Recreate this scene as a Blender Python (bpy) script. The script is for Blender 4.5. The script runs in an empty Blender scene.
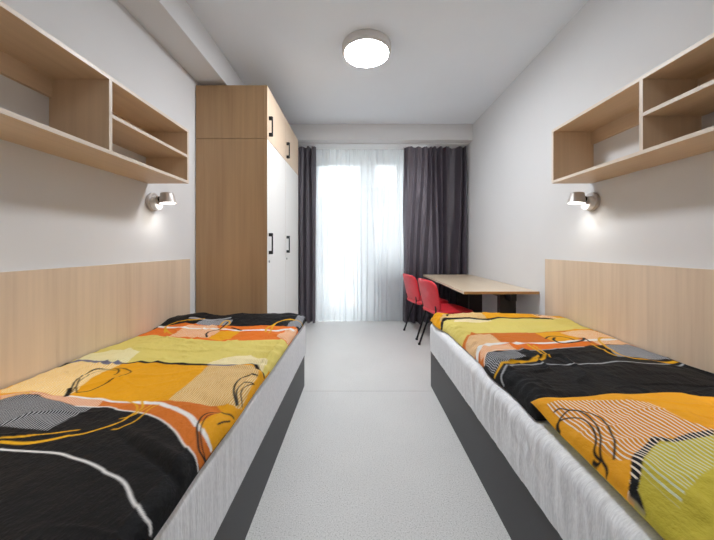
import bpy, bmesh, math, random
import numpy as np
from mathutils import Vector, Matrix

# ------------------------------------------------------------------ camera, world, exposure
scene = bpy.context.scene
col = scene.collection
scene.view_settings.view_transform = 'Standard'
scene.view_settings.look = 'None'
scene.view_settings.exposure = 0.54
scene.view_settings.gamma = 1.0
scene.view_settings.use_curve_mapping = False

CAM_H = 1.10
FPX = 300.0                                   # focal length in pixels of a 714 px wide frame
cam_data = bpy.data.cameras.new('camera')
cam_data.sensor_fit = 'HORIZONTAL'
cam_data.sensor_width = 36.0
cam_data.lens = FPX / 714.0 * 36.0
cam_data.shift_x = -1.0 / 714.0
cam_data.shift_y = -23.0 / 714.0
cam_data.clip_start = 0.02
cam = bpy.data.objects.new('camera', cam_data)
col.objects.link(cam)
cam.location = (0, 0, CAM_H)
cam.rotation_euler = (math.pi / 2, 0, 0)
scene.camera = cam

world = bpy.data.worlds.new('overcast_sky')
scene.world = world
world.use_nodes = True
SKY = 6.3
bgn = world.node_tree.nodes['Background']
bgn.inputs['Color'].default_value = (0.93, 0.97, 1.0, 1)
bgn.inputs['Strength'].default_value = SKY
CEILING_LAMP_STRENGTH = 82.0
FILL_LAMP_STRENGTH = 16.0
WALL_LAMP_POWER = 0.6
BEDHEAD_LAMP_POWER = 8.5

# daylight portals in the two openings of the window wall (they only guide the sampling of the sky)
def portal(x0, x1, z0, z1, y):
    ld = bpy.data.lights.new('daylight_portal', 'AREA')
    ld.shape = 'RECTANGLE'; ld.size = x1 - x0; ld.size_y = z1 - z0
    ld.cycles.is_portal = True
    o = bpy.data.objects.new('daylight_portal', ld); col.objects.link(o)
    o.location = ((x0 + x1) / 2, y, (z0 + z1) / 2)
    o.rotation_euler = (-math.pi / 2, 0, 0)     # -Z of the lamp looks into the room (-Y)
portal(-0.78, 0.16, 0.03, 2.56, 4.94)
portal(0.16, 1.25, 0.84, 2.56, 4.94)

# ------------------------------------------------------------------ sizes of the room
XL, XR = -1.425, 1.584
YB, YF = 4.82, -1.25
ZC = 2.794
ZBEAM = 2.572
RNG = random.Random(7)

# ------------------------------------------------------------------ materials
def lin(c):
    return tuple(((v / 255.0) / 12.92 if v / 255.0 <= 0.04045 else ((v / 255.0 + 0.055) / 1.055) ** 2.4) for v in c)

class NT:
    def __init__(self, name):
        self.m = bpy.data.materials.new(name); self.m.use_nodes = True
        self.t = self.m.node_tree; self.n = self.t.nodes; self.l = self.t.links
        self.n.clear()
        self.out = self.n.new('ShaderNodeOutputMaterial')
    def node(self, kind, **kw):
        nd = self.n.new(kind)
        for k, v in kw.items():
            if k.startswith('_'): setattr(nd, k[1:], v)
            else: nd.inputs[k].default_value = v
        return nd
    def link(self, a, b): self.l.new(a, b)
    def principled(self, color, rough=0.5, metal=0.0, spec=0.5, **kw):
        p = self.node('ShaderNodeBsdfPrincipled')
        p.inputs['Base Color'].default_value = (*color, 1)
        p.inputs['Roughness'].default_value = rough
        p.inputs['Metallic'].default_value = metal
        p.inputs['Specular IOR Level'].default_value = spec
        self.link(p.outputs[0], self.out.inputs['Surface'])
        return p
    def coord(self, scale=(1, 1, 1), out='Object'):
        tc = self.node('ShaderNodeTexCoord'); mp = self.node('ShaderNodeMapping')
        mp.inputs['Scale'].default_value = scale
        self.link(tc.outputs[out], mp.inputs['Vector'])
        return mp.outputs['Vector']
    def noise(self, vec, scale, detail=3, rough=0.55):
        nz = self.node('ShaderNodeTexNoise')
        nz.inputs['Scale'].default_value = scale; nz.inputs['Detail'].default_value = detail
        nz.inputs['Roughness'].default_value = rough
        self.link(vec, nz.inputs['Vector'])
        return nz.outputs['Fac']
    def ramp(self, fac, stops):
        r = self.node('ShaderNodeValToRGB')
        e = r.color_ramp.elements
        while len(e) < len(stops): e.new(0.5)
        for i, (p, c) in enumerate(stops):
            e[i].position = p; e[i].color = (*c, 1)
        self.link(fac, r.inputs['Fac'])
        return r.outputs['Color']
    def bump(self, p, height, strength, dist=0.01):
        b = self.node('ShaderNodeBump')
        b.inputs['Strength'].default_value = strength; b.inputs['Distance'].default_value = dist
        self.link(height, b.inputs['Height']); self.link(b.outputs['Normal'], p.inputs['Normal'])
        return b

def plain(name, rgb, rough=0.5, metal=0.0, spec=0.5, var=0.04, scale=6.0, bump=0.0, bscale=200.0, emit=0.0):
    t = NT(name); c = lin(rgb)
    p = t.principled(c, rough, metal, spec)
    v = t.coord()
    lo = tuple(max(0, x * (1 - var)) for x in c); hi = tuple(min(1, x * (1 + var)) for x in c)
    t.link(t.ramp(t.noise(v, scale), [(0.3, lo), (0.7, hi)]), p.inputs['Base Color'])
    if bump: t.bump(p, t.noise(v, bscale, 2), bump, 0.002)
    if emit:
        p.inputs['Emission Color'].default_value = (*c, 1)
        p.inputs['Emission Strength'].default_value = emit
    return t.m

def wood(name, rgb, axis='z', rough=0.42, contrast=0.10, spec=0.45):
    """pale maple decor: long fine grain along one axis, broad soft bands, no painted shade"""
    t = NT(name); c = np.array(lin(rgb))
    p = t.principled(tuple(c), rough, 0, spec)
    lo, hi = 1.3, 42.0
    sc = {'x': (lo, hi, hi), 'y': (hi, lo, hi), 'z': (hi, hi, lo)}[axis]
    sb = {'x': (.5, 5, 5), 'y': (5, .5, 5), 'z': (5, 5, .5)}[axis]
    n1 = t.noise(t.coord(sc), 1.0, 5, 0.6)
    n2 = t.noise(t.coord(sb), 1.0, 2, 0.5)
    mx = t.node('ShaderNodeMix'); mx.data_type = 'FLOAT'; mx.inputs[0].default_value = 0.5
    t.link(n1, mx.inputs[2]); t.link(n2, mx.inputs[3])
    a = tuple(c * np.array([1 - contrast, 1 - contrast * 1.25, 1 - contrast * 1.5]))
    b = tuple(np.minimum(1, c * (1 + contrast * 0.8)))
    t.link(t.ramp(mx.outputs[0], [(0.32, a), (0.5, tuple(c)), (0.68, b)]), p.inputs['Base Color'])
    t.bump(p, n1, 0.03, 0.001)
    return t.m

M = {}
M['wall'] = plain('white_wall_paint', (226, 226, 227), 0.85, spec=0.25, var=0.012, scale=2.0, bump=0.04, bscale=260)
M['ceil'] = plain('ceiling_paint', (240, 246, 254), 0.9, spec=0.2, var=0.01, scale=2.0)
M['beam'] = plain('beam_paint', (224, 224, 225), 0.85, spec=0.25, var=0.012, scale=2.0)
M['maple_z'] = wood('maple_upright', (219, 192, 160), 'z')
M['maple_y'] = wood('maple_along', (219, 192, 160), 'y')
M['maple_x'] = wood('maple_across', (219, 192, 160), 'x')
M['panel'] = wood('maple_wall_panel', (223, 201, 176), 'z', 0.4, 0.12)
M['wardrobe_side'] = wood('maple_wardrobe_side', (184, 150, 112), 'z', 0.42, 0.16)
M['edge'] = plain('edge_band_lit_tone', (228, 214, 198), 0.4, var=0.03, scale=20)  # edge banding, its tone lifted to paint in window light on the edges
M['upper_door'] = wood('maple_pale_door', (222, 198, 172), 'z', 0.38, 0.06)
M['lower_door'] = wood('white_door_laminate', (232, 228, 223), 'z', 0.35, 0.02)
M['desk_top'] = wood('maple_desk_top', (226, 205, 178), 'y', 0.28, 0.07, 0.6)
M['desk_edge'] = plain('brown_desk_edge', (188, 142, 88), 0.45, var=0.05, scale=30)
M['black'] = plain('black_metal', (28, 28, 30), 0.4, 0.3, var=0.05)
M['black_wood'] = plain('black_brown_panel', (40, 32, 28), 0.5, var=0.12, scale=9)
M['bed_grey'] = plain('dark_grey_laminate', (72, 72, 74), 0.5, spec=0.35, var=0.03, scale=5)
M['white_plastic'] = plain('white_plastic', (238, 238, 238), 0.35, var=0.01)
M['frame_white'] = plain('white_window_profile', (236, 238, 240), 0.35, var=0.01)
M['radiator'] = plain('white_enamel', (206, 208, 214), 0.35, var=0.01)
M['nickel'] = plain('satin_nickel', (206, 200, 197), 0.48, 0.55, var=0.03, scale=30)
M['lamp_body'] = plain('grey_lamp_rim', (222, 218, 216), 0.45, 0.1, var=0.02)
M['red'] = plain('red_chair_plastic', (222, 38, 54), 0.42, spec=0.7, var=0.05, scale=14, bump=0.05, bscale=420)
M['steel'] = plain('lock_steel', (170, 170, 172), 0.3, 0.9, var=0.02)

def mat_floor():
    t = NT('speckled_grey_vinyl')
    c = lin((214, 214, 213))
    p = t.principled(c, 0.42, 0, 0.4)
    v = t.coord()
    fine = t.noise(v, 190.0, 3, 0.7)
    speck = t.ramp(fine, [(0.30, lin((150, 148, 145))), (0.45, lin((216, 215, 212))), (0.60, lin((224, 223, 221))), (0.70, lin((244, 244, 242)))])
    broad = t.ramp(t.noise(v, 3.0, 3), [(0.3, (0.95, 0.95, 0.95)), (0.7, (1.0, 1.0, 1.0))])
    mx = t.node('ShaderNodeMix'); mx.data_type = 'RGBA'; mx.blend_type = 'MULTIPLY'; mx.inputs[0].default_value = 1.0
    t.link(speck, mx.inputs[6]); t.link(broad, mx.inputs[7])
    t.link(mx.outputs[2], p.inputs['Base Color'])
    t.bump(p, t.noise(v, 120.0, 2), 0.03, 0.001)
    return t.m
M['floor'] = mat_floor()
M['seam'] = plain('floor_weld', (150, 149, 146), 0.6)

def mat_sheet():
    t = NT('light_grey_crinkled_sheet')
    c = lin((244, 245, 249))
    p = t.principled(c, 0.75, 0, 0.25)
    v = t.coord((2.0, 26.0, 3.0)); n1 = t.noise(v, 1.0, 4, 0.6)
    v2 = t.coord((60, 260, 60)); n2 = t.noise(v2, 1.0, 3, 0.6)
    t.link(t.ramp(n2, [(0.35, tuple(x * .9 for x in c)), (0.65, tuple(min(1, x * 1.07) for x in c))]), p.inputs['Base Color'])
    b = t.bump(p, n1, 0.45, 0.02)
    return t.m
M['sheet'] = mat_sheet()

def mat_print(name, pitch, duty):
    """bed linen print: two colour attributes, the second one showing through fine stripes of the weave"""
    t = NT(name)
    p = t.principled((.5, .5, .5), 0.7, 0, 0.2)
    a = t.node('ShaderNodeAttribute'); a.attribute_name = 'print_ground'
    b = t.node('ShaderNodeAttribute'); b.attribute_name = 'print_stripe'
    uv = t.node('ShaderNodeUVMap'); uv.uv_map = 'cloth'
    sp = t.node('ShaderNodeSeparateXYZ'); t.link(uv.outputs[0], sp.inputs[0])
    dv = t.node('ShaderNodeMath'); dv.operation = 'DIVIDE'; dv.inputs[1].default_value = pitch
    t.link(sp.outputs['X'], dv.inputs[0])
    fr = t.node('ShaderNodeMath'); fr.operation = 'FRACT'; t.link(dv.outputs[0], fr.inputs[0])
    gt = t.node('ShaderNodeMath'); gt.operation = 'LESS_THAN'; gt.inputs[1].default_value = duty
    t.link(fr.outputs[0], gt.inputs[0])
    mx = t.node('ShaderNodeMix'); mx.data_type = 'RGBA'
    t.link(gt.outputs[0], mx.inputs[0]); t.link(a.outputs['Color'], mx.inputs[6]); t.link(b.outputs['Color'], mx.inputs[7])
    t.link(mx.outputs[2], p.inputs['Base Color'])
    v = t.coord((9, 5, 9)); n1 = t.noise(v, 1.6, 5, 0.62)
    t.bump(p, n1, 0.6, 0.03)
    return t.m
M['duvet_print'] = mat_print('duvet_print', 0.0085, 0.42)
M['pillow_print'] = mat_print('pillow_print', 0.0104, 0.36)

def mat_curtain():
    t = NT('grey_mauve_curtain')
    c = lin((88, 82, 90))
    p = t.node('ShaderNodeBsdfPrincipled'); p.inputs['Base Color'].default_value = (*c, 1)
    p.inputs['Roughness'].default_value = 0.36; p.inputs['Specular IOR Level'].default_value = 0.7
    tr = t.node('ShaderNodeBsdfTranslucent'); tr.inputs['Color'].default_value = (*lin((158, 146, 154)), 1)
    mx = t.node('ShaderNodeMixShader'); mx.inputs[0].default_value = 0.30
    t.link(p.outputs[0], mx.inputs[1]); t.link(tr.outputs[0], mx.inputs[2]); t.link(mx.outputs[0], t.out.inputs['Surface'])
    n = t.noise(t.coord((260, 260, 30)), 1.0, 2)
    t.link(t.ramp(n, [(0.3, tuple(x * .92 for x in c)), (0.7, tuple(x * 1.08 for x in c))]), p.inputs['Base Color'])
    return t.m
M['curtain'] = mat_curtain()

def mat_sheer():
    t = NT('white_sheer_voile')
    d = t.node('ShaderNodeBsdfDiffuse'); d.inputs['Color'].default_value = (.9, .92, .94, 1)
    tr = t.node('ShaderNodeBsdfTranslucent'); tr.inputs['Color'].default_value = (.92, .95, .97, 1)
    m1 = t.node('ShaderNodeMixShader'); m1.inputs[0].default_value = 0.56
    t.link(d.outputs[0], m1.inputs[1]); t.link(tr.outputs[0], m1.inputs[2])
    tp = t.node('ShaderNodeBsdfTransparent')
    n = t.noise(t.coord((90, 1, 1.2)), 1.0, 3)
    r = t.node('ShaderNodeMapRange'); r.inputs['From Min'].default_value = .3; r.inputs['From Max'].default_value = .7
    r.inputs['To Min'].default_value = 0.92; r.inputs['To Max'].default_value = 0.95
    t.link(n, r.inputs['Value'])
    m2 = t.node('ShaderNodeMixShader'); t.link(r.outputs[0], m2.inputs[0])
    t.link(tp.outputs[0], m2.inputs[1]); t.link(m1.outputs[0], m2.inputs[2])
    t.link(m2.outputs[0], t.out.inputs['Surface'])
    return t.m
M['sheer'] = mat_sheer()

def mat_glass():
    t = NT('window_glass')
    g = t.node('ShaderNodeBsdfGlossy'); g.inputs['Roughness'].default_value = 0.02
    tp = t.node('ShaderNodeBsdfTransparent'); tp.inputs['Color'].default_value = (.95, .97, .97, 1)
    fr = t.node('ShaderNodeFresnel'); fr.inputs['IOR'].default_value = 1.45
    m2 = t.node('ShaderNodeMixShader'); t.link(fr.outputs[0], m2.inputs[0])
    t.link(tp.outputs[0], m2.inputs[1]); t.link(g.outputs[0], m2.inputs[2])
    t.link(m2.outputs[0], t.out.inputs['Surface'])
    return t.m
M['glass'] = mat_glass()

def mat_emit(name, rgb, s):
    t = NT(name)
    e = t.node('ShaderNodeEmission'); e.inputs['Color'].default_value = (*lin(rgb), 1); e.inputs['Strength'].default_value = s
    t.link(e.outputs[0], t.out.inputs['Surface'])
    return t.m
M['lamp_glow'] = mat_emit('lamp_diffuser', (246, 250, 255), CEILING_LAMP_STRENGTH)
M['fill_glow'] = mat_emit('fill_lamp_diffuser', (246, 250, 255), FILL_LAMP_STRENGTH)
M['spot_glow'] = mat_emit('spot_diffuser', (255, 250, 242), 9.0)

# ------------------------------------------------------------------ building helpers
class MB:
    """collects shapes in world (or local) coordinates and links them as ONE mesh object"""
    def __init__(self): self.v = []; self.f = []; self.fm = []
    def _add(self, vs, fs, m=0):
        o = len(self.v); self.v += [tuple(p) for p in vs]
        for f in fs: self.f.append(tuple(i + o for i in f)); self.fm.append(m)
        return self
    def box(self, x0, x1, y0, y1, z0, z1, fronts=None):
        vs = [(x, y, z) for z in (z0, z1) for y in (y0, y1) for x in (x0, x1)]
        fs = [(0, 2, 3, 1), (4, 5, 7, 6), (0, 1, 5, 4), (2, 6, 7, 3), (0, 4, 6, 2), (1, 3, 7, 5)]   # -z +z -y +y -x +x
        names = ['-z', '+z', '-y', '+y', '-x', '+x']
        for n, f in zip(names, fs):
            self._add([], [], 0)
        o = len(self.v); self.v += vs
        for n, f in zip(names, fs):
            self.f.append(tuple(i + o for i in f)); self.fm.append(1 if fronts and n in fronts else 0)
        return self
    def tube(self, pts, r, seg=10, caps=True):
        pts = [Vector(p) for p in pts]; n = len(pts); rs = r if isinstance(r, (list, tuple)) else [r] * n
        t0 = (pts[1] - pts[0]).normalized()
        up = Vector((0, 0, 1)) if abs(t0.z) < .9 else Vector((1, 0, 0))
        a = t0.cross(up).normalized(); vs = []; fs = []
        for i, p in enumerate(pts):
            t = ((pts[min(i + 1, n - 1)] - pts[max(i - 1, 0)])).normalized()
            a = (a - t * a.dot(t)).normalized(); b = t.cross(a)
            for k in range(seg):
                w = 2 * math.pi * k / seg
                vs.append(p + (a * math.cos(w) + b * math.sin(w)) * rs[i])
        for i in range(n - 1):
            for k in range(seg):
                k2 = (k + 1) % seg
                fs.append((i * seg + k, i * seg + k2, (i + 1) * seg + k2, (i + 1) * seg + k))
        if caps:
            fs.append(tuple(range(seg - 1, -1, -1))); fs.append(tuple((n - 1) * seg + k for k in range(seg)))
        return self._add(vs, fs)
    def lathe(self, prof, origin, axis, seg=40, cap0=True, cap1=True):
        """prof: (radius, height along axis)"""
        ax = Vector(axis).normalized(); up = Vector((0, 0, 1)) if abs(ax.z) < .9 else Vector((1, 0, 0))
        a = ax.cross(up).normalized(); b = ax.cross(a); o = Vector(origin); vs = []; fs = []
        for r, h in prof:
            for k in range(seg):
                w = 2 * math.pi * k / seg
                vs.append(o + ax * h + (a * math.cos(w) + b * math.sin(w)) * r)
        for i in range(len(prof) - 1):
            for k in range(seg):
                k2 = (k + 1) % seg
                fs.append((i * seg + k, i * seg + k2, (i + 1) * seg + k2, (i + 1) * seg + k))
        if cap0: fs.append(tuple(range(seg - 1, -1, -1)))
        if cap1: fs.append(tuple((len(prof) - 1) * seg + k for k in range(seg)))
        return self._add(vs, fs)
    def grid(self, P):
        """P: (rows, cols, 3) array of points"""
        r, c = P.shape[:2]
        vs = P.reshape(-1, 3).tolist()
        fs = [(i * c + j, i * c + j + 1, (i + 1) * c + j + 1, (i + 1) * c + j) for i in range(r - 1) for j in range(c - 1)]
        return self._add(vs, fs)
    def build(self, name, mat, parent=None, bevel=0.0, smooth=False, mat2=None, offset=None, fix=True, seg=2):
        off = Vector(offset) if offset is not None else (parent.matrix_basis.translation if parent is not None and not parent.get('_local') else Vector((0, 0, 0)))
        if parent is not None and parent.parent is not None and offset is None and not parent.get('_local'):
            off = parent.matrix_basis.translation + parent.parent.matrix_basis.translation
        me = bpy.data.meshes.new(name)
        me.from_pydata([(x - off[0], y - off[1], z - off[2]) for x, y, z in self.v], [], self.f)
        me.materials.append(mat)
        if mat2 is not None:
            me.materials.append(mat2); me.polygons.foreach_set('material_index', self.fm)
        if fix:
            bm = bmesh.new(); bm.from_mesh(me); bmesh.ops.recalc_face_normals(bm, faces=bm.faces); bm.to_mesh(me); bm.free()
        if smooth: me.polygons.foreach_set('use_smooth', [True] * len(me.polygons))
        o = bpy.data.objects.new(name, me); col.objects.link(o)
        if parent is not None: o.parent = parent
        if bevel:
            b = o.modifiers.new('bevel', 'BEVEL'); b.width = bevel; b.segments = seg; b.limit_method = 'ANGLE'; b.angle_limit = math.radians(40)
        return o

def tag(o, label, cat=None, group=None, kind=None):
    o['label'] = label
    if cat: o['category'] = cat
    if group: o['group'] = group
    if kind: o['kind'] = kind
    return o
def thing(name, loc, label, cat, group=None):
    o = bpy.data.objects.new(name, None); col.objects.link(o)
    o.location = loc; o.empty_display_size = 0.1
    return tag(o, label, cat, group)
def struct(o, label=None):
    o['kind'] = 'structure'
    if label: o['label'] = label
    return o
# ------------------------------------------------------------------ soft shapes (numpy)
def vnoise(x, y, seed, n=64):
    """smooth value noise on a repeating lattice"""
    g = np.random.RandomState(seed).rand(n, n) * 2 - 1
    xi = np.floor(x).astype(int); yi = np.floor(y).astype(int)
    fx = x - xi; fy = y - yi
    fx = fx * fx * fx * (fx * (fx * 6 - 15) + 10); fy = fy * fy * fy * (fy * (fy * 6 - 15) + 10)
    a = g[xi % n, yi % n]; b = g[(xi + 1) % n, yi % n]; c = g[xi % n, (yi + 1) % n]; d = g[(xi + 1) % n, (yi + 1) % n]
    return (a * (1 - fx) + b * fx) * (1 - fy) + (c * (1 - fx) + d * fx) * fy

def ridged(x, y, seed):
    return 1 - np.abs(vnoise(x, y, seed)) * 2

def sstep(a, b, x):
    t = np.clip((x - a) / (b - a), 0, 1)
    return t * t * (3 - 2 * t)

def rows_d(d0, d1, k0, k1):
    out = [d0]
    while out[-1] < d1: out.append(out[-1] + k0 + k1 * out[-1])
    return np.array(out)

MATT_TOP = 0.515
FOLD = 0.68
def folds(A, D, seed):
    """soft creases of slept-on cotton"""
    w1 = vnoise(A * 2.2, D * 2.2, seed + 20); w2 = vnoise(A * 2.2 + 9, D * 2.2 + 4, seed + 21)
    r1 = np.clip(ridged(A * 4.5 + w1 * 1.4, D * 8.5 + w2 * 1.4 + A * 3, seed + 22) - .35, 0, 1) ** 1.4
    r2 = np.clip(ridged(A * 6 + w2 * 1.5 - D * 3, D * 8.5 + w1 * 1.5, seed + 23) - .45, 0, 1) ** 1.3
    msk = sstep(-.35, .5, vnoise(A * 3.0 + 3, D * 3.0 + 7, seed + 24))
    r3 = np.clip(ridged(A * 16 + w1 * 2 + D * 9, D * 24 + w2 * 2 - A * 6, seed + 25) - .5, 0, 1) ** 1.2
    return FOLD * (0.040 * r1 + 0.030 * r2 + 0.003 * r3) * (1 - 0.55 * sstep(1.6, 1.85, D)) * (0.25 + .75 * msk)
def duvet_shape(side):
    """returns cloth coordinates A (metres from the wall edge), D (metres into the room) and points P"""
    if side == 'left':
        d = rows_d(0.34, 2.375, 0.0022, 0.0013)
    else:
        d = rows_d(1.0, 2.375, 0.0022, 0.0013)
    a = np.arange(0, 1.06, 0.0036)
    A, D = np.meshgrid(a, d)
    if side == 'left':
        xw, sgn, seed = -1.395, 1, 11
        edge = 0.988 + 0.003 * vnoise(D * 5, D * 0, 3)                     # width of the cloth on the bed
        zt = 0.556 + 0.006 * vnoise(A * 3.1, D * 3.0, seed) + 0.003 * vnoise(A * 8, D * 8, seed + 1)
        zt += 0.034 * sstep(2.02, 2.26, D) * (0.75 + 0.4 * vnoise(A * 6, D * 2, seed + 2))
        zt -= 0.016 * sstep(0.22, 0.0, A)
        zt += 0.010 * sstep(0.80, 0.5, D)
        zt += 0.0055 * np.clip(ridged(A * 5 + D * 6, D * 5 - A * 2.5, seed + 3) - .55, 0, 1) * sstep(0.9, 1.2, D)
        zt += 0.005 * np.clip(ridged(A * 4, D * 14 + A * 4, seed + 4) - .5, 0, 1) * sstep(1.4, 1.6, D)
        # the deep crease that crosses the black part towards the edge
        q = (D - 0.70) + (A - 0.97) * 0.62
        zt -= 0.010 * np.exp(-(q / 0.012) ** 2) * sstep(0.62, 0.85, A)
        zt += 0.010 * np.exp(-((q - .035) / 0.02) ** 2) * sstep(0.62, 0.85, A)
        # folded-over flap of cloth near the orange seam
        q2 = D - (1.06 - 0.10 * (A - 0.85) / 0.15)
        zt -= 0.012 * np.exp(-(q2 / 0.03) ** 2) * sstep(0.66, 0.95, A)
        wr = 0.008 * np.sin(D * 60 + 5 * vnoise(D * 4, A * 3, 8)) * sstep(0.75, 0.98, A) * sstep(1.15, 1.35, D)
        zt += wr
        zt += folds(A, D, seed) * (0.45 + 0.55 * sstep(.85, 1.2, D))
        zt += 0.004 * np.exp(-((A - edge + .044) / .007) ** 2)
        r0 = 0.036
    else:
        xw, sgn, seed = 1.554, -1, 31
        edge = 0.958 + 0.035 * sstep(1.9, 2.3, D) + 0.008 * vnoise(D * 6, D * 0, 5)
        zt = 0.563 + 0.007 * vnoise(A * 3.1, D * 3.0, seed) + 0.003 * vnoise(A * 9, D * 8, seed + 1)
        zt += 0.032 * sstep(2.05, 2.26, D) * (0.8 + 0.3 * vnoise(A * 5, D * 2, seed + 2))
        zt -= 0.016 * sstep(0.22, 0.0, A)
        zt += 0.005 * np.clip(ridged(A * 3, D * 9 + A * 2, seed + 3) - .5, 0, 1)
        gather = np.exp(-(edge - np.minimum(A, edge)) / 0.10)
        zt += gather * (0.013 * np.sin(D * 74 + 22 * A + 7 * vnoise(D * 5, A * 3, 9)) + 0.006 * np.sin(D * 141 + 4 * vnoise(D * 9, A * 4, 10))) * (0.65 + 0.6 * vnoise(D * 3, A * 2, 12))
        zt -= 0.020 * sstep(1.12, 0.94, D)
        zt += folds(A, D, seed) * 0.8
        zt += 0.012 * np.exp(-((edge - A - .06) / .05) ** 2) * sstep(2.2, 1.9, D)
        r0 = 0.055
    over = np.clip(A - edge + r0, 0, None)                                 # distance past the start of the rounded edge
    th = np.minimum(over / r0, 1.50)
    h = np.clip(zt - (MATT_TOP + 0.006), 0.02, None)
    X = xw + sgn * (np.minimum(A, edge - r0) + r0 * np.sin(th))
    Z = zt - h * (1 - np.cos(th)) * 1.06
    # rounded foot end (and, on the right, rounded near end)
    rf = 0.05
    of = np.clip((D - (2.36 - rf)) / rf, 0, 1)
    Z = Z - (Z - (MATT_TOP + 0.006)) * (1 - np.sqrt(np.clip(1 - of ** 2, 0, 1)))
    if side == 'right':
        on = np.clip(((1.0 + rf) - D) / rf, 0, 1)
        Z = Z - (Z - (MATT_TOP + 0.006)) * (1 - np.sqrt(np.clip(1 - on ** 2, 0, 1)))
    Y = np.minimum(D, 2.362)
    keep = A <= edge + 0.020
    Z = np.maximum(Z, MATT_TOP + 0.004)
    return A, D, np.stack([X, Y, Z], -1)

PIL_W, PIL_L = 0.90, 0.66
def pillow_shape():
    n, m = 330, 250
    p = np.linspace(0, 1, n); q = np.linspace(0, 1, m)
    # finer towards the seams
    p = 0.5 - 0.5 * np.cos(p * math.pi) * (1 - 0.25 * np.sin(p * math.pi)); q = 0.5 - 0.5 * np.cos(q * math.pi) * (1 - 0.25 * np.sin(q * math.pi))
    p = np.clip(p, 0, 1); q = np.clip(q, 0, 1)
    Pp, Q = np.meshgrid(p, q)
    u = 2 * Pp - 1; v = 2 * Q - 1
    fu = np.clip(1 - np.abs(u) ** 3.0, 0, 1); fv = np.clip(1 - np.abs(v) ** 3.0, 0, 1)
    t = (fu * fv) ** 0.46
    x = u * PIL_W / 2 * (1 - 0.022 * (1 - v * v)); y = -v * PIL_L / 2 * (1 - 0.045 * (1 - u * u))
    body = 0.104 * t
    wr = 0.007 * vnoise(Pp * 7, Q * 5, 51) + 0.004 * vnoise(Pp * 16, Q * 9, 52)
    wr += 0.006 * np.clip(ridged(Pp * 6 + Q * 5, Q * 9 - Pp * 4, 55) - .5, 0, 1)
    wr += 0.0035 * np.sin(Q * 50 + 9 * vnoise(Pp * 5, Q * 4, 53)) * np.exp(-Pp / 0.10) * sstep(0, .05, Pp)
    # a long soft fold running along the seam on the room side
    wr += 0.010 * np.exp(-((Pp - 0.085 - 0.02 * vnoise(Q * 3, Q * 0, 54)) / 0.020) ** 2) * sstep(.35, .62, Q)
    top = body + wr * sstep(0, .15, t)
    bot = -0.034 * t
    yaw = math.radians(-3.0)
    c, s = math.cos(yaw), math.sin(yaw)
    cx, cy, cz = 1.024, 0.676, 0.552
    def place(z): return np.stack([cx + c * x - s * y, cy + s * x + c * y, cz + z], -1)
    lift = 0.016 * sstep(.25, 0, Q)
    return Pp * PIL_W, Q * PIL_L, place(top + lift), place(bot + lift)
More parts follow.
